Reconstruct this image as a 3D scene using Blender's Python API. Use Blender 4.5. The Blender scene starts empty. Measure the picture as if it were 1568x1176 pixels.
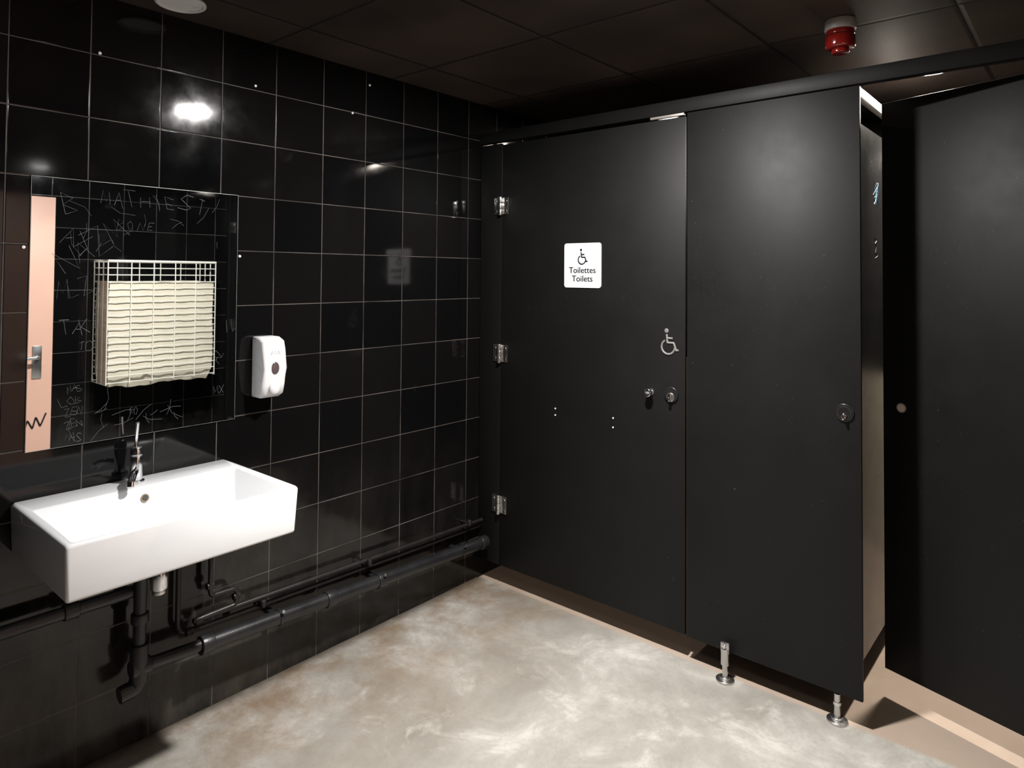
import bpy, bmesh, math, random
from mathutils import Vector, Matrix
random.seed(4)
scene = bpy.context.scene
scene.view_settings.view_transform = 'Standard'

# ---------------------------------------------------------------- materials
def new_mat(name):
    m = bpy.data.materials.new(name); m.use_nodes = True
    nt = m.node_tree
    return m, nt, nt.nodes["Principled BSDF"]

def N(nt, typ, **kw):
    n = nt.nodes.new(typ)
    for k, v in kw.items(): setattr(n, k, v)
    return n

def mth(nt, op, a, b=None, c=None, clamp=False):
    n = nt.nodes.new("ShaderNodeMath"); n.operation = op; n.use_clamp = clamp
    for i, v in enumerate((a, b, c)):
        if v is None: continue
        if isinstance(v, (int, float)): n.inputs[i].default_value = v
        else: nt.links.new(v, n.inputs[i])
    return n.outputs[0]

def mixc(nt, fac, a, b):
    n = nt.nodes.new("ShaderNodeMix"); n.data_type = 'RGBA'
    for sock, v in ((n.inputs[0], fac), (n.inputs[6], a), (n.inputs[7], b)):
        if isinstance(v, (int, float)): sock.default_value = v
        elif isinstance(v, tuple): sock.default_value = (*v, 1) if len(v) == 3 else v
        else: nt.links.new(v, sock)
    return n.outputs[2]

def noise(nt, scale, detail=4, vec=None, rough=.55, dist=0.):
    n = nt.nodes.new("ShaderNodeTexNoise")
    n.inputs["Scale"].default_value = scale; n.inputs["Detail"].default_value = detail
    n.inputs["Roughness"].default_value = rough; n.inputs["Distortion"].default_value = dist
    if vec is not None: nt.links.new(vec, n.inputs["Vector"])
    return n.outputs["Fac"]

def maprange(nt, v, a, b, c=0., d=1.):
    n = nt.nodes.new("ShaderNodeMapRange"); n.clamp = True
    nt.links.new(v, n.inputs[0])
    for i, x in enumerate((a, b, c, d)): n.inputs[i+1].default_value = x
    return n.outputs[0]

def scaled(nt, vec, s):
    n = nt.nodes.new("ShaderNodeVectorMath"); n.operation = 'MULTIPLY'
    nt.links.new(vec, n.inputs[0]); n.inputs[1].default_value = s
    return n.outputs[0]

def simple(name, col, rough=.5, metal=0., var=.15, nscale=12, bump=0., coat=0., spec=.5, emit=None):
    m, nt, b = new_mat(name)
    pos = N(nt, "ShaderNodeNewGeometry").outputs["Position"]
    nz = noise(nt, nscale, 4, pos)
    dark = tuple(c*(1-var) for c in col); lite = tuple(min(1, c*(1+var)) for c in col)
    nt.links.new(mixc(nt, nz, dark, lite), b.inputs["Base Color"])
    r = maprange(nt, nz, .3, .7, max(0.02, rough-.06), rough+.06)
    nt.links.new(r, b.inputs["Roughness"])
    b.inputs["Metallic"].default_value = metal
    b.inputs["Coat Weight"].default_value = coat
    b.inputs["Specular IOR Level"].default_value = spec
    if bump:
        bn = N(nt, "ShaderNodeBump"); bn.inputs["Strength"].default_value = bump
        bn.inputs["Distance"].default_value = .002
        nt.links.new(noise(nt, nscale*20, 3, pos), bn.inputs["Height"])
        nt.links.new(bn.outputs[0], b.inputs["Normal"])
    if emit:
        b.inputs["Emission Color"].default_value = (*emit[0], 1)
        b.inputs["Emission Strength"].default_value = emit[1]
    return m

def tile_mat(name, horiz, offh, sh=.2112, sv=.2, g=.0027, bounce_band=False):
    m, nt, b = new_mat(name)
    geo = N(nt, "ShaderNodeNewGeometry"); pos = geo.outputs["Position"]
    sp = N(nt, "ShaderNodeSeparateXYZ"); nt.links.new(pos, sp.inputs[0])
    H = mth(nt, 'DIVIDE', mth(nt, 'SUBTRACT', sp.outputs[horiz], offh), sh)
    V = mth(nt, 'DIVIDE', sp.outputs["Z"], sv)
    def edge(c, s):
        f = mth(nt, 'FRACT', c)
        return mth(nt, 'MULTIPLY', mth(nt, 'SUBTRACT', .5, mth(nt, 'ABSOLUTE', mth(nt, 'SUBTRACT', f, .5))), s)
    d = mth(nt, 'MINIMUM', edge(H, sh), edge(V, sv))
    grout = maprange(nt, d, g*.35, g*.65, 1, 0)
    prof = maprange(nt, d, g*.3, g*1.3, 0, 1)
    cb = N(nt, "ShaderNodeCombineXYZ")
    nt.links.new(mth(nt, 'FLOOR', H), cb.inputs[0]); nt.links.new(mth(nt, 'FLOOR', V), cb.inputs[1])
    wn = N(nt, "ShaderNodeTexWhiteNoise"); nt.links.new(cb.outputs[0], wn.inputs["Vector"])
    sub = N(nt, "ShaderNodeVectorMath", operation='SUBTRACT'); nt.links.new(wn.outputs["Color"], sub.inputs[0]); sub.inputs[1].default_value = (.5,.5,.5)
    sc = scaled(nt, sub.outputs[0], (.006,.006,.006))
    ad = N(nt, "ShaderNodeVectorMath", operation='ADD'); nt.links.new(sc, ad.inputs[0]); nt.links.new(geo.outputs["Normal"], ad.inputs[1])
    nm = N(nt, "ShaderNodeVectorMath", operation='NORMALIZE'); nt.links.new(ad.outputs[0], nm.inputs[0])
    bn = N(nt, "ShaderNodeBump"); bn.inputs["Strength"].default_value = .35; bn.inputs["Distance"].default_value = .001
    nt.links.new(prof, bn.inputs["Height"]); nt.links.new(nm.outputs[0], bn.inputs["Normal"])
    nt.links.new(bn.outputs[0], b.inputs["Normal"])
    # lime / dust film low on the wall
    n1 = noise(nt, 2.6, 6, pos, .65)
    n2 = noise(nt, 3, 6, scaled(nt, pos, (3, 3, .9)), .65)
    low = maprange(nt, sp.outputs["Z"], .85, .1, 0, 1)
    left = maprange(nt, sp.outputs["Y"], -.7, -1.9, .25, 1)
    film = mth(nt, 'MULTIPLY', mth(nt, 'MULTIPLY', low, left), maprange(nt, mth(nt, 'MULTIPLY', n1, n2), .18, .42, .12, 1))
    tilec = mixc(nt, wn.outputs["Value"], (.0026,.0026,.0030), (.0056,.0053,.0052))
    if bounce_band:
        tilec = mixc(nt, mth(nt, 'LESS_THAN', sp.outputs["Z"], 1.0), tilec, (.50,.44,.36))  # pale lower band, invented so the divider reflects a bright surface
    tilec = mixc(nt, mth(nt, 'MULTIPLY', film, .7), tilec, (.10,.086,.070))
    gc = mixc(nt, maprange(nt, noise(nt, 4, 4, pos), .35, .65), (.03,.026,.024), (.14,.12,.11))
    nt.links.new(mixc(nt, grout, tilec, gc), b.inputs["Base Color"])
    r = mth(nt, 'ADD', mth(nt, 'MULTIPLY', film, .25), maprange(nt, noise(nt, 9, 5, pos), .4, .75, .06, .11))
    nt.links.new(mth(nt, 'MAXIMUM', r, mth(nt, 'MULTIPLY', grout, .7)), b.inputs["Roughness"])
    b.inputs["Specular IOR Level"].default_value = .36
    return m

M_TILE_Y = tile_mat("black_tiles_side", "Y", -.091)
M_TILE_X = tile_mat("black_tiles_end", "X", .05)
M_TILE_B = tile_mat("black_and_bounce_tiles", "X", .05, bounce_band=True)

def floor_mat():
    m, nt, b = new_mat("polished_concrete")
    geo = N(nt, "ShaderNodeNewGeometry"); pos = geo.outputs["Position"]
    sp = N(nt, "ShaderNodeSeparateXYZ"); nt.links.new(pos, sp.inputs[0])
    n1 = noise(nt, 1.6, 8, pos, .62, .6); n2 = noise(nt, 5, 9, pos, .7, .8); n3 = noise(nt, 60, 5, pos, .65)
    c = mixc(nt, maprange(nt, n1, .36, .66), (.19,.176,.152), (.39,.375,.345))
    c = mixc(nt, maprange(nt, n2, .42, .66, 0, .65), c, (.195,.185,.165))
    c = mixc(nt, maprange(nt, n2, .46, .34, 0, .4), c, (.50,.49,.46))
    c = mixc(nt, maprange(nt, n3, .50, .75, 0, .35), c, (.17,.15,.13))
    nearw = maprange(nt, sp.outputs["X"], .85, .05, 0, 1)
    st = mth(nt, 'MULTIPLY', nearw, maprange(nt, noise(nt, 3.2, 9, pos, .72), .40, .62, 0, .9))
    c = mixc(nt, st, c, (.15,.10,.06))
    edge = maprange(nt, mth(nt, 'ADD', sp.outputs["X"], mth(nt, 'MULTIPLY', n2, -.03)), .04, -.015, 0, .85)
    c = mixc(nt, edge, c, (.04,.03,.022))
    stall = maprange(nt, sp.outputs["Y"], .0, .02, 0, .85)
    c = mixc(nt, stall, c, mixc(nt, n2, (.25,.18,.135), (.40,.32,.26)))
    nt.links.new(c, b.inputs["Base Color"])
    nt.links.new(maprange(nt, n2, .3, .7, .28, .5), b.inputs["Roughness"])
    bn = N(nt, "ShaderNodeBump"); bn.inputs["Strength"].default_value = .15; bn.inputs["Distance"].default_value = .002
    nt.links.new(n2, bn.inputs["Height"]); nt.links.new(bn.outputs[0], b.inputs["Normal"])
    return m
M_FLOOR = floor_mat()

def ceil_mat():
    m, nt, b = new_mat("black_ceiling_tiles")
    pos = N(nt, "ShaderNodeNewGeometry").outputs["Position"]
    sp = N(nt, "ShaderNodeSeparateXYZ"); nt.links.new(pos, sp.inputs[0])
    def e(c, off):
        f = mth(nt, 'FRACT', mth(nt, 'DIVIDE', mth(nt, 'SUBTRACT', c, off), .6))
        return mth(nt, 'MULTIPLY', mth(nt, 'SUBTRACT', .5, mth(nt, 'ABSOLUTE', mth(nt, 'SUBTRACT', f, .5))), .6)
    d = mth(nt, 'MINIMUM', e(sp.outputs["X"], .25), e(sp.outputs["Y"], .02))
    g = maprange(nt, d, .004, .007, 1, 0)
    base = mixc(nt, maprange(nt, noise(nt, 1.5, 4, pos), .35, .65), (.030,.022,.018), (.066,.048,.040))
    nt.links.new(mixc(nt, g, base, (.012,.010,.009)), b.inputs["Base Color"])
    b.inputs["Roughness"].default_value = .5
    b.inputs["Specular IOR Level"].default_value = .3
    bn = N(nt, "ShaderNodeBump"); bn.inputs["Strength"].default_value = .7; bn.inputs["Distance"].default_value = .005
    nt.links.new(maprange(nt, d, .002, .014, 0, 1), bn.inputs["Height"]); nt.links.new(bn.outputs[0], b.inputs["Normal"])
    return m
M_CEIL = ceil_mat()

def laminate(name="black_laminate", rl=.48, rh=.56, spec=.18):
    m, nt, b = new_mat(name)
    pos = N(nt, "ShaderNodeNewGeometry").outputs["Position"]
    n = noise(nt, 5, 6, pos, .6); sc = noise(nt, 90, 2, pos)
    c = mixc(nt, n, (.0058,.0058,.0060), (.0084,.0082,.0080))
    c = mixc(nt, maprange(nt, sc, .75, .79, 0, .6), c, (.08,.08,.08))
    # faint hairline scuffs
    wv = noise(nt, 3.0, 2, scaled(nt, pos, (9, 9, 2.2)), .5, 2.5)
    line = mth(nt, 'LESS_THAN', mth(nt, 'ABSOLUTE', mth(nt, 'SUBTRACT', wv, .53)), .0012)
    gate = maprange(nt, noise(nt, 1.8, 2, pos), .56, .62, 0, .35)
    c = mixc(nt, mth(nt, 'MULTIPLY', line, gate), c, (.07,.068,.065))
    nt.links.new(c, b.inputs["Base Color"])
    nt.links.new(maprange(nt, n, .3, .7, rl, rh), b.inputs["Roughness"])
    b.inputs["Specular IOR Level"].default_value = spec
    bn = N(nt, "ShaderNodeBump"); bn.inputs["Strength"].default_value = .12; bn.inputs["Distance"].default_value = .001
    nt.links.new(noise(nt, 500, 2, pos), bn.inputs["Height"]); nt.links.new(bn.outputs[0], b.inputs["Normal"])
    return m
M_LAM = laminate()
M_LAMG = laminate("satin_laminate", .20, .28, .45)
M_CHROME = simple("chrome", (.75,.75,.77), .14, 1.0, .05)
M_STEEL = simple("brushed_steel", (.62,.61,.60), .3, 1.0, .1)
M_ALU = simple("aluminium_rail", (.8,.79,.77), .35, .6, .05)
M_ALUD = simple("dull_aluminium_and_lit_slit", (.38,.35,.32), .45, .5, .1)
M_CER = simple("white_ceramic", (.77,.78,.80), .10, 0, .02, coat=.5)
M_PLAST = simple("white_plastic", (.76,.76,.78), .3, 0, .03)
M_GREYP = simple("smoked_window", (.10,.07,.075), .2, 0, .1)
M_SIGN = simple("sign_white", (.85,.85,.86), .35, 0, .02)
M_INK = simple("sign_ink", (.01,.012,.016), .6, 0, .05, spec=.2)
M_GREY = simple("grey_vinyl", (.17,.165,.16), .5, 0, .25, 60)
M_MIRROR = simple("mirror_glass", (.78,.83,.86), .02, 1.0, .01, 3)
M_MIRROR.node_tree.nodes["Principled BSDF"].inputs["Roughness"].default_value = .01
for l in list(M_MIRROR.node_tree.links):
    if l.to_socket.name == "Roughness": M_MIRROR.node_tree.links.remove(l)
M_SCR = simple("scratch_marks", (.21,.23,.25), .6, 0, .7, 60)
M_EDGE = simple("mirror_edge", (.35,.37,.36), .3, .6, .2)
M_PIPE = simple("black_painted_pipe", (.012,.012,.013), .34, 0, .5, 10, .2)
M_PIPE2 = simple("dark_copper_pipe", (.016,.013,.012), .38, .2, .5, 20, .2)
M_RED = simple("red_lens", (.17,.008,.006), .15, 0, .1, coat=.6)
M_PINK = simple("salmon_paint", (.84,.50,.38), .45, 0, .04, 4)
M_BAG = simple("white_bin_bag", (.70,.63,.50), .5, 0, .12, 14, .3)
M_WIRE = simple("white_wire", (.80,.77,.68), .35, 0, .05)
M_BRASS = simple("brass_ring", (.45,.36,.25), .3, 1, .1)
M_BLACK = simple("black_plastic", (.010,.010,.010), .3, 0, .1)
M_BLUE = simple("blue_marker", (.03,.11,.18), .5, 0, .2, 30)
M_LAMP = simple("lamp_lens", (.9,.9,.9), .3, 0, .02, emit=((1,.95,.88), 6))
M_LAMPOFF = simple("lamp_lens_frosted", (.8,.8,.78), .3, 0, .04)

# ---------------------------------------------------------------- mesh builder
class B:
    def __init__(s, name, loc=None):
        s.name = name; s.bm = bmesh.new(); s.mats = []
    def mi(s, m):
        if m not in s.mats: s.mats.append(m)
        return s.mats.index(m)
    def _new(s, tmp, mat, M=None):
        if M is not None: bmesh.ops.transform(tmp, matrix=M, verts=tmp.verts)
        bmesh.ops.recalc_face_normals(tmp, faces=tmp.faces)
        idx = s.mi(mat)
        vm = [s.bm.verts.new(v.co) for v in tmp.verts]
        tmp.verts.index_update()
        for f in tmp.faces:
            try:
                nf = s.bm.faces.new([vm[v.index] for v in f.verts]); nf.material_index = idx; nf.smooth = True
            except ValueError: pass
        tmp.free()
    def box(s, lo, hi, mat, bev=.0, seg=2, M=None, taper=None):
        t = bmesh.new(); bmesh.ops.create_cube(t, size=1)
        c = [(a+b)/2 for a, b in zip(lo, hi)]; d = [b-a for a, b in zip(lo, hi)]
        for v in t.verts: v.co = Vector((c[0]+v.co.x*d[0], c[1]+v.co.y*d[1], c[2]+v.co.z*d[2]))
        if bev: bmesh.ops.bevel(t, geom=t.edges[:], offset=bev, segments=seg, profile=.5, affect='EDGES')
        s._new(t, mat, M)
    def cyl(s, p, q, r, mat, r2=None, seg=24, bev=0, M=None):
        p, q = Vector(p), Vector(q); d = q-p
        t = bmesh.new()
        bmesh.ops.create_cone(t, cap_ends=True, segments=seg, radius1=r, radius2=r if r2 is None else r2, depth=d.length)
        if bev:
            ed = [e for e in t.edges if abs(e.verts[0].co.z-e.verts[1].co.z) < 1e-6]
            bmesh.ops.bevel(t, geom=ed, offset=bev, segments=3, profile=.5, affect='EDGES')
        R = Vector((0,0,1)).rotation_difference(d.normalized()).to_matrix().to_4x4()
        T = Matrix.Translation((p+q)/2) @ R
        s._new(t, mat, T if M is None else M @ T)
    def sphere(s, c, r, mat, sc=(1,1,1), M=None):
        t = bmesh.new(); bmesh.ops.create_uvsphere(t, u_segments=24, v_segments=14, radius=r)
        T = Matrix.Translation(c) @ Matrix.Diagonal((*sc, 1))
        s._new(t, mat, T if M is None else M @ T)
    def tube(s, pts, r, mat, seg=12, fillet=0., M=None, closed=False):
        P = [Vector(p) for p in pts]
        if fillet and len(P) > 2:
            Q = [P[0]]
            for i in range(1, len(P)-1):
                a, b, c = P[i-1], P[i], P[i+1]
                fl = min(fillet, (a-b).length*.49, (c-b).length*.49)
                s1 = b+(a-b).normalized()*fl; s2 = b+(c-b).normalized()*fl
                for k in range(7):
                    u = k/6; Q.append((1-u)**2*s1 + 2*u*(1-u)*b + u*u*s2)
            Q.append(P[-1]); P = Q
        t = bmesh.new(); rings = []
        n = len(P); prev = None
        for i in range(n):
            if closed: d = P[(i+1) % n]-P[i-1]
            else: d = P[min(i+1, n-1)]-P[max(i-1, 0)]
            if d.length < 1e-7: d = Vector((0,0,1))
            d.normalize()
            if prev is None:
                up = Vector((0,0,1)) if abs(d.z) < .9 else Vector((1,0,0))
                x = d.cross(up).normalized()
            else:
                x = (prev - d*prev.dot(d)).normalized()
            prev = x; y = d.cross(x)
            rings.append([t.verts.new(P[i]+r*(math.cos(2*math.pi*k/seg)*x+math.sin(2*math.pi*k/seg)*y)) for k in range(seg)])
        rng = range(n if closed else n-1)
        for i in rng:
            a, b = rings[i], rings[(i+1) % n]
            for k in range(seg): t.faces.new((a[k], a[(k+1) % seg], b[(k+1) % seg], b[k]))
        if not closed:
            t.faces.new(rings[0]); t.faces.new(rings[-1])
        s._new(t, mat, M)
    def done(s, parent=None, angle=35):
        me = bpy.data.meshes.new(s.name)
        s.bm.normal_update()
        s.bm.verts.ensure_lookup_table()
        xs = [v.co for v in s.bm.verts]
        c = Vector([(min(v[i] for v in xs)+max(v[i] for v in xs))/2 for i in range(3)])
        for v in s.bm.verts: v.co -= c
        s.bm.to_mesh(me); s.bm.free()
        for m in s.mats: me.materials.append(m)
        me.set_sharp_from_angle(angle=math.radians(angle))
        ob = bpy.data.objects.new(s.name, me); ob.location = c
        bpy.context.collection.objects.link(ob)
        if parent:
            bpy.context.view_layer.update()
            ob.parent = parent; ob.matrix_parent_inverse = parent.matrix_world.inverted()
        return ob

def slab(name, lo, hi, mat):
    b = B(name); b.box(lo, hi, mat); return b.done()

# ---------------------------------------------------------------- room
XR, YN, YB, ZC = 2.65, -3.4, 1.55, 2.39
slab("floor", (-.1, YN-.1, -.1), (XR+.1, YB+.1, 0), M_FLOOR)
slab("ceiling", (-.1, YN-.1, ZC), (XR+.1, YB+.1, ZC+.1), M_CEIL)
slab("wall_left", (-.1, YN-.1, 0), (0, YB+.1, ZC), M_TILE_Y)
slab("wall_right", (XR, YN-.1, 0), (XR+.1, YB+.1, ZC), M_TILE_Y)
slab("wall_back", (0, YB, 0), (XR, YB+.1, ZC), M_TILE_B)
slab("wall_near", (0, YN-.1, 0), (XR, YN, ZC), M_TILE_X)

# ---------------------------------------------------------------- cubicle front
T = .013
ZB, ZT = .10, 2.176
def icon(b, cx, cz, s, y, mat, r):
    pt = lambda u, w: (cx+u*s, y, cz+w*s)
    b.sphere(pt(-.10, .43), .085*s, mat, (1, .12, 1))
    b.tube([pt(-.09, .30), pt(-.06, -.02), pt(.20, -.02), pt(.30, -.30), pt(.40, -.27)], r, mat, 8, s*.03)
    b.tube([pt(-.08, .15), pt(.16, .15)], r, mat, 8)
    arc = []
    for k in range(22):
        a = math.radians(118 + k*(235/21))
        arc.append(pt(-.03+.27*math.cos(a), -.18+.27*math.sin(a)))
    b.tube(arc, r, mat, 8)

b = B("cubicle_pilaster"); b.box((.003, 0, ZB), (.142, T, ZT-.003), M_LAM, .001); b.done()

# door 1 (accessible)
b = B("toilet_cubicle_door")
b.box((.147, 0, ZB), (1.126, T, ZT-.012), M_LAM, .0015)
for z in (1.859, 1.133, .396):   # hinges
    b.box((.098, -.006, z-.042), (.140, -.0005, z+.042), M_STEEL, .002)
    b.box((.149, -.006, z-.042), (.190, -.0005, z+.042), M_STEEL, .002)
    for k in range(3):
        b.cyl((.1445, -.012, z-.046+k*.031), (.1445, -.012, z-.017+k*.031), .0105, M_STEEL, bev=.0015)
    for x in (.112, .178):
        for dz in (-.025, .025):
            b.cyl((x, -.0085, z+dz), (x, -.0055, z+dz), .005, M_CHROME, seg=12)
b.cyl((.975, -.004, 1.040), (.975, 0, 1.040), .014, M_STEEL)
b.cyl((.975, -.024, 1.040), (.975, -.004, 1.040), .009, M_CHROME)
b.cyl((.975, -.038, 1.040), (.975, -.022, 1.040), .017, M_CHROME, bev=.003)
b.cyl((1.066, -.008, 1.04), (1.066, 0, 1.04), .032, M_BLACK, bev=.003)
b.cyl((1.066, -.012, 1.03), (1.066, -.006, 1.03), .018, M_STEEL, bev=.002)
b.box((1.061, -.026, 1.014), (1.071, -.010, 1.044), M_CHROME, .002)
for x, z in ((.482, .906), (.482, .876), (.792, .906), (.792, .866)):
    b.cyl((x, -.003, z), (x, 0, z), .0038, M_SIGN, seg=12, bev=.001)
icon(b, 1.055, 1.25, .108, -.0005, M_GREY, .0042)
b.done()

# sign
sg = bpy.data.objects.new("accessible_toilet_sign", None); bpy.context.collection.objects.link(sg); sg.location = (.630, -.002, 1.564)
b = B("sign_plate")
t = bmesh.new()
w, h, r = .099, .1, .012; loop = []
for (sx, sz, a0) in ((1,1,0), (-1,1,90), (-1,-1,180), (1,-1,270)):
    for k in range(7):
        a = math.radians(a0+k*15); loop.append((sx*(w-r)+r*math.cos(a), sz*(h-r)+r*math.sin(a)))
v1 = [t.verts.new((.630+x, -.004, 1.564+z)) for x, z in loop]; v2 = [t.verts.new((.630+x, -.0003, 1.564+z)) for x, z in loop]
t.faces.new(v1); t.faces.new(v2[::-1])
for i in range(len(v1)): t.faces.new((v1[i], v2[i], v2[(i+1) % len(v1)], v1[(i+1) % len(v1)]))
b._new(t, M_SIGN)
icon(b, .630, 1.602, .072, -.004, M_INK, .0029)
b.done(sg)
for txt, z in (("Toilettes", 1.530), ("Toilets", 1.492)):
    cu = bpy.data.curves.new("lettering", 'FONT'); cu.body = txt; cu.size = .0385; cu.align_x = 'CENTER'; cu.extrude = .0004; cu.offset = 0; cu.space_character = 1.04
    cu.materials.append(M_INK)
    for dx in (-.0009, 0, .0009):
        o = bpy.data.objects.new("lettering", cu); bpy.context.collection.objects.link(o)
        o.rotation_euler = (math.pi/2, 0, 0); o.location = (.630+dx, -.0045-dx*.2, z)
        bpy.context.view_layer.update()
        o.parent = sg; o.matrix_parent_inverse = sg.matrix_world.inverted()

# door 2
b = B("toilet_cubicle_door")
b.box((1.136, -.004, ZB-.002), (1.770, T-.004, ZT), M_LAM, .0015)
b.cyl((1.718, -.010, 1.056), (1.718, -.004, 1.056), .031, M_BLACK, bev=.003)
b.cyl((1.718, -.0115, 1.056), (1.718, -.009, 1.056), .022, M_STEEL, seg=32)
b.cyl((1.718, -.013, 1.056), (1.718, -.011, 1.056), .0205, M_BLACK, seg=32)
b.cyl((1.718, -.020, 1.046), (1.718, -.012, 1.046), .009, M_CHROME, bev=.002)
b.box((1.714, -.028, 1.034), (1.722, -.014, 1.052), M_CHROME, .002)
b.done()

# door 3, ajar inwards
ang = math.radians(-17.5)
hinge = Vector((2.605, .010, 0)); 
b = B("toilet_cubicle_door")
Mx = Matrix.Translation(hinge) @ Matrix.Rotation(ang, 4, 'Z')
L = .866
b.box((-L, 0, ZB), (0, T, ZT-.012), M_LAM, .0015, M=Mx)
b.cyl((-L+.066, -.002, 1.052), (-L+.066, .001, 1.052), .017, M_ALUD, seg=28, M=Mx)
b.cyl((-L+.066, -.003, 1.052), (-L+.066, -.001, 1.052), .013, simple("lit_hole_disc", (.62,.48,.40), .5), seg=28, M=Mx)  # pale disc in place of light showing through the latch hole
for z in (1.86, 1.13, .396):
    b.box((-.05, -.004, z-.04), (0.0, 0, z+.04), M_STEEL, .001, M=Mx)
b.done()
b = B("cubicle_pilaster"); b.box((2.609, 0, ZB), (2.648, T, ZT-.003), M_LAM, .001); b.done()

# head rail
b = B("cubicle_headrail")
b.box((.002, -.012, ZT+.003), (XR-.002, .026, ZT+.058), M_LAM, .003)
b.box((.97, -.006, ZT-.007), (1.122, .010, ZT+.003), M_ALUD, .001)  # pale strip stands in for stall light in the gap over door 1
b.box((1.70, .026, ZT+.008), (1.725, YB-.003, ZT+.045), M_ALU, .002)
b.box((2.35, -.006, ZT-.003), (2.62, .0, ZT+.003), M_ALUD, .001)
b.done()

def foot(b, x, y, plate):
    b.cyl((x, y, 0), (x, y, .008), .034, M_STEEL, seg=32, bev=.002)
    b.cyl((x, y, .008), (x, y, .016), .020, M_STEEL, seg=32, bev=.002)
    b.cyl((x, y, .016), (x, y, .094), .010, M_STEEL, seg=24)
    b.cyl((x, y, .058), (x, y, .068), .0135, M_CHROME, seg=24)
    if plate:
        b.cyl((x, y, .060), (x, y, .120), .0155, M_STEEL, seg=24)
        b.box((x-.017, y-.004, .100), (x+.017, y+.004, .142), M_STEEL, .0035)
        b.cyl((x, y-.012, .128), (x, y-.003, .128), .006, M_CHROME, seg=16)

b = B("partition_support_foot"); foot(b, 1.301, -.024, True); b.done()
b = B("partition_support_foot"); foot(b, 1.688, .003, False); b.done()

# dividers between stalls
for x, ft in ((1.120, False), (1.695, True)):
    b = B("cubicle_divider")
    b.box((x, .035, ZB), (x+.013, YB-.002, 2.10), M_LAMG, .001)
    if x > 1.5:
        for j in range(3):
            pts = []
            for k in range(8):
                pts.append((x+.0135, .50+random.uniform(-.05,.05), 1.86+random.uniform(-.06,.06)))
            b.tube(pts, .0006, M_BLUE, 5)
        pts = [(x+.0135, .50+random.uniform(-.03,.03), 1.68-k*.012) for k in range(8)]
        b.tube(pts, .0008, M_GREY, 5)
    for y in (.82, 1.42):
        b.cyl((x+.006, y, 0), (x+.006, y, .008), .034, M_STEEL, seg=28, bev=.002)
        b.cyl((x+.006, y, .008), (x+.006, y, .0995), .012, M_STEEL, seg=20)
        b.box((x+.0135, y-.018, .08), (x+.019, y+.018, .16), M_STEEL, .002)
    b.done()

# ---------------------------------------------------------------- mirror
b = B("wall_mirror")
y0, y1, z0, z1 = -1.930, -1.294, .992, 1.802
b.box((.0, y0, z0), (.005, y1, z1), M_EDGE)
b.box((.0051, y0+.0015, z0+.0015), (.0056, y1-.0015, z1-.0015), M_MIRROR)
GL = {
 'T': [[(0,1),(1,1)],[(.5,1),(.5,0)]], 'A': [[(0,0),(.5,1),(1,0)],[(.2,.4),(.8,.4)]],
 'K': [[(0,1),(0,0)],[(1,1),(0,.45),(1,0)]], 'I': [[(.5,1),(.5,0)]], 'N': [[(0,0),(0,1),(1,0),(1,1)]],
 'H': [[(0,1),(0,0)],[(1,1),(1,0)],[(0,.5),(1,.5)]], 'E': [[(1,1),(0,1),(0,0),(1,0)],[(0,.5),(.8,.5)]],
 'S': [[(1,.9),(.4,1),(0,.75),(1,.3),(.6,0),(0,.1)]], 'M': [[(0,0),(.1,1),(.5,.3),(.9,1),(1,0)]],
 'Z': [[(0,1),(1,1),(0,0),(1,0)]], 'O': [[(.5,1),(0,.6),(.2,0),(.8,0),(1,.6),(.5,1)]],
 'Y': [[(0,1),(.5,.5),(1,1)],[(.5,.5),(.4,0)]], 'B': [[(0,0),(0,1),(.9,.8),(0,.5),(1,.2),(0,0)]],
 'L': [[(0,1),(0,0),(.9,0)]], 'X': [[(0,1),(1,0)],[(1,1),(0,0)]],
}
def write(word, y, z, h, r=.0006, rot=0., jit=.12, adv=.85):
    cr, sr = math.cos(rot), math.sin(rot); cx = 0
    for ch in word:
        sc_ = h*random.uniform(.8,1.25); wd = sc_*random.uniform(.5,.75); tilt = random.uniform(-.25,.25); dz = random.uniform(-.15,.15)*h
        for st in GL.get(ch, []):
            pts = []
            for (u, v) in st:
                u += random.uniform(-jit, jit); v += random.uniform(-jit, jit)
                a = cx+u*wd+v*sc_*tilt; c = v*sc_+dz
                pts.append((.0058, y+a*cr-c*sr, z+a*sr+c*cr))
            pts = [(p[0], min(max(p[1], y0+.004), y1-.004), min(max(p[2], z0+.004), z1-.004)) for p in pts]
            b.tube(pts, r*random.uniform(.5,.95), M_SCR, 4)
        cx += wd/ .75*adv
write("MATHIEST", -1.745, 1.735, .045, .0007, -.02, adv=1.15)
write("BONE", -1.70, 1.655, .030, .0005, .03, adv=1.4)
write("B", -1.845, 1.70, .05, .0007)
write("NAZM", -1.845, 1.52, .065, .0007, .5)
write("AXY", -1.85, 1.61, .05, .0006, -.4)
write("MLZ", -1.86, 1.43, .045, .0005, .2)
write("TAKI", -1.852, 1.325, .036, .0008, 0)
write("TOI", -1.80, 1.275, .030, .0006, .05)
for k in range(5): write(random.choice(("MAS","ZEN","LOB","XIT")), -1.86+random.uniform(0,.05), 1.15-k*.035, .022, .0005, random.uniform(-.2,.2))
write("MX", -1.375, 1.09, .03, .0006); write("AZ", -1.36, 1.20, .03, .0004, 1.2); write("IL", -1.34, 1.30, .04, .0004, .3); write("SO", -1.65, 1.06, .02, .0004)
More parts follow.
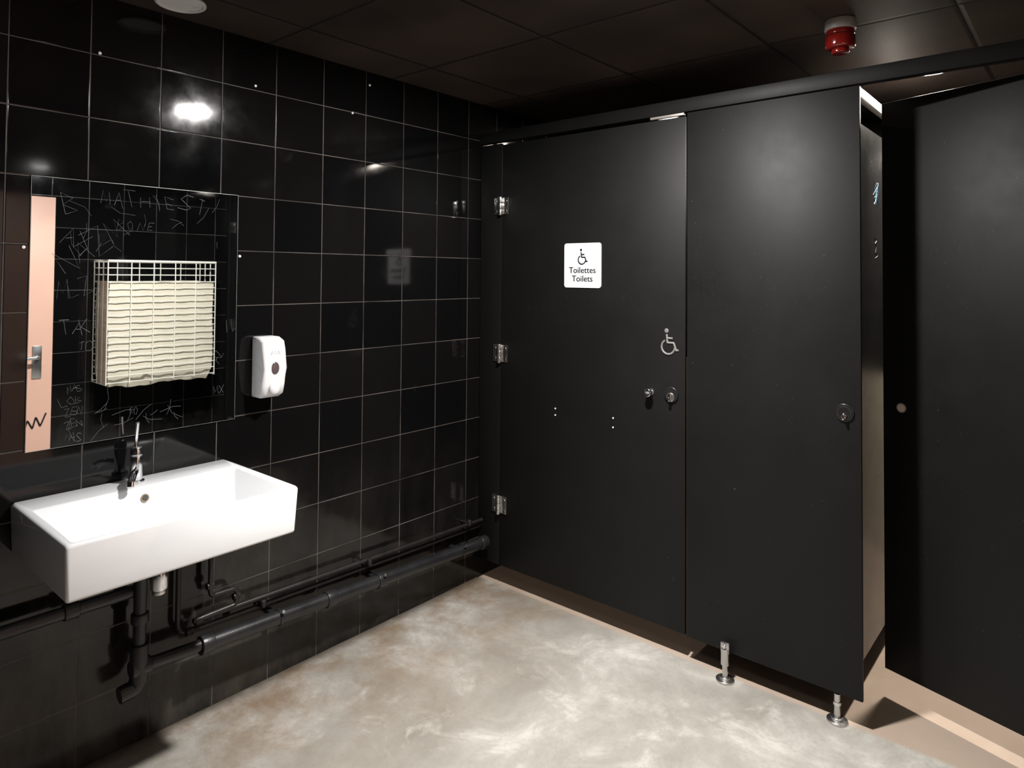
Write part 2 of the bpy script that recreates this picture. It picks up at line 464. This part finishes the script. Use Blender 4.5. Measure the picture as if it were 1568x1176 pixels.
for k in range(30):
    a = random.uniform(-1.84,-1.36); c = random.choice((random.uniform(1.03,1.09), random.uniform(1.62,1.78))); l = random.uniform(.02,.08); th_ = random.uniform(0,6.3)
    P_ = [(a,c),(a+l*.4*math.cos(th_),c+l*.5*math.sin(th_)),(a+l*math.cos(th_+.3),c+l*math.sin(th_+.2))]
    b.tube([(.0058, p, min(q, z1-.004)) for p, q in P_], .00028, M_SCR, 4)
b.done()

# ---------------------------------------------------------------- basin
b = B("wall_hung_washbasin")
t = bmesh.new()
bx0, bx1, by0, by1, bz0, bz1 = .000, .476, -1.962, -1.326, .711, .856
def rect(x0, x1, ya, yb, z, zz=None): return [t.verts.new(p) for p in ((x0,ya,z),(x1,ya,z if zz is None else zz),(x1,yb,z if zz is None else zz),(x0,yb,z))]
ob_ = rect(bx0, bx1-.008, by0+.006, by1-.006, bz0)
ot = rect(bx0, bx1, by0, by1, bz1)
it = rect(.125, bx1-.020, by0+.022, by1-.022, bz1)
ib = rect(.150, bx1-.055, by0+.095, by1-.095, bz1-.088, bz1-.075)
t.faces.new(ob_[::-1])
for a, c in ((ob_, ot), (ot, it), (it, ib)):
    for i in range(4): t.faces.new((a[i], a[(i+1) % 4], c[(i+1) % 4], c[i]))
t.faces.new(ib)
bmesh.ops.bevel(t, geom=t.edges[:], offset=.009, segments=4, profile=.5, affect='EDGES')
b._new(t, M_CER)
b.cyl((.1325, -1.648, .822), (.1375, -1.648, .824), .012, M_BRASS, seg=24)
b.cyl((.1345, -1.648, .823), (.1385, -1.648, .825), .008, M_BLACK, seg=24)
b.cyl((.27, -1.648, .768), (.27, -1.648, .776), .032, M_CHROME, seg=32, bev=.002)
b.done(angle=50)

b = B("basin_mixer_tap")
tx, ty, tz = .066, -1.648, .8565
b.cyl((tx,ty,tz), (tx,ty,tz+.008), .024, M_CHROME, seg=32, bev=.002)
b.cyl((tx,ty,tz+.006), (tx,ty,tz+.085), .018, M_CHROME, seg=32, bev=.003)
b.cyl((tx,ty,tz+.086), (tx,ty,tz+.112), .019, M_CHROME, seg=32, r2=.015, bev=.003)
b.tube([(tx,ty,tz+.036), (tx+.05,ty-.028,tz+.040), (tx+.082,ty-.045,tz+.024)], .0105, M_CHROME, 16, .03)
b.cyl((tx+.080,ty-.044,tz+.028), (tx+.083,ty-.046,tz+.014), .0115, M_CHROME, seg=20)
b.tube([(tx-.004,ty,tz+.106), (tx-.006,ty,tz+.13), (tx+.006,ty,tz+.188)], .0055, M_CHROME, 12, .02)
b.done()

# ---------------------------------------------------------------- soap dispenser
b = B("soap_dispenser")
t = bmesh.new()
sy, w = -1.187, .046
prof = [(.0,1.062),(.055,1.062),(.078,1.075),(.088,1.11),(.092,1.17),(.090,1.24),(.080,1.272),(.05,1.284),(.0,1.284)]
L1 = [t.verts.new((x, sy-w, z)) for x, z in prof]; L2 = [t.verts.new((x, sy+w, z)) for x, z in prof]
t.faces.new(L1); t.faces.new(L2[::-1])
for i in range(len(prof)):
    j = (i+1) % len(prof); t.faces.new((L1[i], L2[i], L2[j], L1[j]))
side = [e for e in t.edges if abs(e.verts[0].co.y-e.verts[1].co.y) < 1e-6]
bmesh.ops.bevel(t, geom=side, offset=.013, segments=4, profile=.5, affect='EDGES')
b._new(t, M_PLAST)
b.sphere((.0905, sy, 1.172), .022, M_GREYP, (.22, .75, 1.05))
b.sphere((.088, sy, 1.100), .026, M_PLAST, (.5, .85, 1.0))
pts=[(.0925, sy-.018+k*.006, 1.228+(.008 if k%2 else -.006)) for k in range(7)]
b.tube(pts, .0006, M_GREY, 4)
b.done(angle=50)

# ---------------------------------------------------------------- pipework
b = B("waste_pipe")
b.tube([(.08,-1.42,.268), (.08,-.035,.206)], .026, M_PIPE, 24)
for y in (-1.42, -.93, -.68, -.05):
    z = .268+(y+1.42)/1.385*(-.062)
    b.cyl((.08,y-.022,z+.001), (.08,y+.022,z-.001), .031, M_PIPE, seg=28, bev=.003)
for y in (-1.15, -.68, -.2):
    z = .268+(y+1.42)/1.385*(-.062)
    b.box((.0005,y-.012,z-.008), (.06,y+.012,z+.008), M_PIPE, .002)
    b.cyl((.08,y-.006,z), (.08,y+.006,z), .0285, M_PIPE, seg=28)
    b.cyl((.1,y,z+.022), (.112,y,z+.030), .006, M_STEEL, seg=12)
b.tube([(.08,-1.42,.270), (.08,-1.60,.280), ], .019, M_PIPE, 20)
b.cyl((.08,-1.634,.355), (.08,-1.634,.235), .027, M_PIPE, seg=28, bev=.004)
b.cyl((.08,-1.60,.281), (.08,-1.66,.281), .027, M_PIPE, seg=28, bev=.004)
b.tube([(.08,-1.634,.25), (.08,-1.645,.222), (.08,-1.69,.218)], .025, M_PIPE, 20, .03)
b.tube([(.08,-1.634,.33), (.08,-1.634,.52)], .019, M_PIPE, 20)
b.cyl((.08,-1.634,.42), (.08,-1.634,.45), .026, M_PIPE, seg=28, bev=.003)
b.tube([(.08,-1.634,.50), (.08,-1.634,.60), (.22,-1.634,.60)], .020, M_PIPE, 20, .05)
b.cyl((.24,-1.644,.615), (.24,-1.644,.710), .020, M_CHROME, seg=28)
b.cyl((.24,-1.644,.575), (.24,-1.644,.64), .025, M_CHROME, seg=32, bev=.006)
b.cyl((.24,-1.644,.562), (.24,-1.644,.577), .019, M_STEEL, seg=32, bev=.003)
b.tube([(.06,-1.634,.515), (.06,-1.80,.517), (.06,-2.6,.52)], .019, M_PIPE, 20)
b.cyl((.06,-1.80,.517), (.06,-1.84,.517), .024, M_PIPE, seg=28, bev=.003)
b.done(angle=40)

b = B("water_supply_pipes")
b.tube([(.028,-1.36,.710), (.028,-1.494,.714-.08), (.028,-1.494,.315), (.028,-1.42,.305), (.028,-.02,.268)], .0085, M_PIPE2, 14, .03)
b.tube([(.045,-1.392,.710), (.045,-1.392,.405), (.045,-1.296,.402), (.045,-1.296,.345), (.045,-1.45,.342)], .0085, M_PIPE2, 14, .02)
b.tube([(.045,-1.45,.342), (.045,-.60,.318), (.045,-.02,.302)], .0085, M_PIPE2, 14)
for y, z in ((-1.43,.334), (-1.296,.372), (-1.392,.44), (-1.46,.31)):
    b.cyl((.040,y-.012,z), (.040,y+.012,z), .0125, M_PIPE2, seg=18, bev=.002)
for y in (-1.2, -.72, -.12):
    b.cyl((.0005,y,.312), (.055,y,.312), .006, M_PIPE2, seg=12)
    b.cyl((.055,y,.302), (.055,y,.328), .011, M_PIPE2, seg=16, bev=.002)
b.cyl((.03,-1.345,.695),(.03,-1.345,.710),.01,M_BRASS)
b.done(angle=40)

b = B("wall_screws")
for y, z in ((-.709,2.333), (-.797,2.196), (-1.757,2.206), (-1.234,2.216), (-1.945,1.59), (-1.285,1.58)):
    b.cyl((.0,y,z), (.006,y,z), .005, M_SIGN, seg=14, bev=.001)
b.done()

# ---------------------------------------------------------------- ceiling things
b = B("fire_alarm_beacon")
ax, ay = 1.727, -.07
b.cyl((ax,ay,ZC-.036), (ax,ay,ZC), .049, simple("beacon_base", (.36,.34,.33), .4), seg=40, bev=.004)
b.cyl((ax,ay,ZC-.052), (ax,ay,ZC-.036), .044, M_RED, seg=40, bev=.002)
b.cyl((ax,ay,ZC-.098), (ax,ay,ZC-.052), .047, M_RED, seg=40, bev=.010)
b.cyl((ax,ay,ZC-.114), (ax,ay,ZC-.098), .028, M_RED, seg=32, bev=.004)
b.done()

def downlight(x, y, r, power, col, lit=True, size=None, beam=0):
    e = bpy.data.objects.new("ceiling_downlight", None); e.location = (x, y, ZC); bpy.context.collection.objects.link(e)
    b = B("housing")
    ring = [(x+r*.93*math.cos(2*math.pi*k/40), y+r*.93*math.sin(2*math.pi*k/40), ZC-.006) for k in range(40)]
    b.tube(ring, r*.09, M_PLAST, 10, closed=True)
    b.cyl((x,y,ZC-.007), (x,y,ZC-.0005), r*.9, M_LAMP if lit else M_LAMPOFF, seg=40)
    b.done(e)
    if power:
        ld = bpy.data.lights.new("lamp", 'AREA'); ld.shape = 'DISK'; ld.size = size or r*1.7; ld.energy = power; ld.color = col
        lo = bpy.data.objects.new("lamp", ld); lo.location = (x, y, ZC-.012); bpy.context.collection.objects.link(lo)
        bpy.context.view_layer.update()
        lo.parent = e; lo.matrix_parent_inverse = e.matrix_world.inverted()
    if beam:
        ld = bpy.data.lights.new("lamp_beam", 'SPOT'); ld.energy = beam; ld.color = col; ld.spot_size = math.radians(92); ld.spot_blend = 1.0; ld.shadow_soft_size = .04
        lo = bpy.data.objects.new("lamp_beam", ld); lo.location = (x, y, ZC-.02); bpy.context.collection.objects.link(lo)
        bpy.context.view_layer.update()
        lo.parent = e; lo.matrix_parent_inverse = e.matrix_world.inverted()
W = (1, .97, .93)
downlight(1.27, -.88, .075, 76, W, beam=300)
downlight(1.868, .72, .085, 50, (1, .91, .80), beam=110)
downlight(.150, -1.575, .075, 0, W, False)
downlight(1.9, -2.1, .075, 4, W)  # unseen fill lamp, added to lift the camera side
downlight(.62, .80, .075, 6, (1,.85,.72))

# ---------------------------------------------------------------- seen in the mirror
b = B("door_1")
b.box((XR-.045, -1.99, .004), (XR-.001, -1.137, 1.985), M_PINK, .003)
b.box((XR-.052, -1.245, .86), (XR-.044, -1.195, 1.06), M_STEEL, .002)
b.tube([(XR-.05,-1.22,.99), (XR-.095,-1.22,.99), (XR-.095,-1.34,.99)], .010, M_STEEL, 14, .02)
pts=[(XR-.0455, -1.28+k*.022*random.uniform(.7,1.2), .55+(.05 if k%2 else -.03)*random.uniform(.5,1)+k*.01) for k in range(6)]
b.tube(pts, .005, M_BLACK, 6, .01)
b.done()

b = B("wire_waste_basket")
xa, xb, ya, yb, za, zb = 2.40, 2.640, -.900, -.203, .80, 1.59
def loopz(z, r, ins=0): b.tube([(xa+ins,ya+ins,z),(xb,ya+ins,z),(xb,yb-ins,z),(xa+ins,yb-ins,z)], r, M_WIRE, 8, closed=True)
loopz(zb, .008)
loopz(zb-.045, .003); loopz(zb-.09, .003)
for k in range(16): loopz(zb-.135-k*.043, .0026)
for k in range(6):
    y = ya+(yb-ya)*k/5
    b.tube([(xa,y,zb),(xa,y,za),(xb,y,za),(xb,y,zb)], .0035, M_WIRE, 8)
for k in range(1,3):
    x = xa+(xb-xa)*k/3
    b.tube([(x,ya,zb),(x,ya,za),(x,yb,za),(x,yb,zb)], .0035, M_WIRE, 8)
t = bmesh.new(); bmesh.ops.create_cube(t, size=1)
bmesh.ops.subdivide_edges(t, edges=t.edges[:], cuts=16, use_grid_fill=True)
for v in t.verts:
    x, y, z = v.co
    k = 1 - .07*max(0, -z*2-.75)/.25 - .02*max(0, abs(y)*2-.8)/.2
    nx = (math.sin(y*31+z*9)*.004 + math.sin(z*47+y*13)*.003)
    v.co = Vector((2.5225+x*.222*(1-.3*max(0,-z*2-.8)/.2)+nx*.6, (ya+yb)/2+y*(yb-ya-.008)*k+nx, 1.116+z*.68+math.sin(y*9)*.006*(1 if z<0 else .5)+nx))
b._new(t, M_BAG)
b.done()

# ---------------------------------------------------------------- world + camera
w = bpy.data.worlds.new("world"); scene.world = w; w.use_nodes = True
w.node_tree.nodes["Background"].inputs[0].default_value = (.01,.01,.01,1)

cd = bpy.data.cameras.new("camera"); cam = bpy.data.objects.new("camera", cd); bpy.context.collection.objects.link(cam)
cd.sensor_width = 36; cd.lens = 1043/1568*36; cd.clip_start = .05
cd.shift_y = -.123
th = 40.44; pitch = 1.4; roll = .41
cam.matrix_world = Matrix.Translation((2.369, -2.530, 1.52)) @ Matrix.Rotation(math.radians(th), 4, 'Z') @ Matrix.Rotation(math.radians(90+pitch), 4, 'X') @ Matrix.Rotation(math.radians(roll), 4, 'Z')
scene.camera = cam
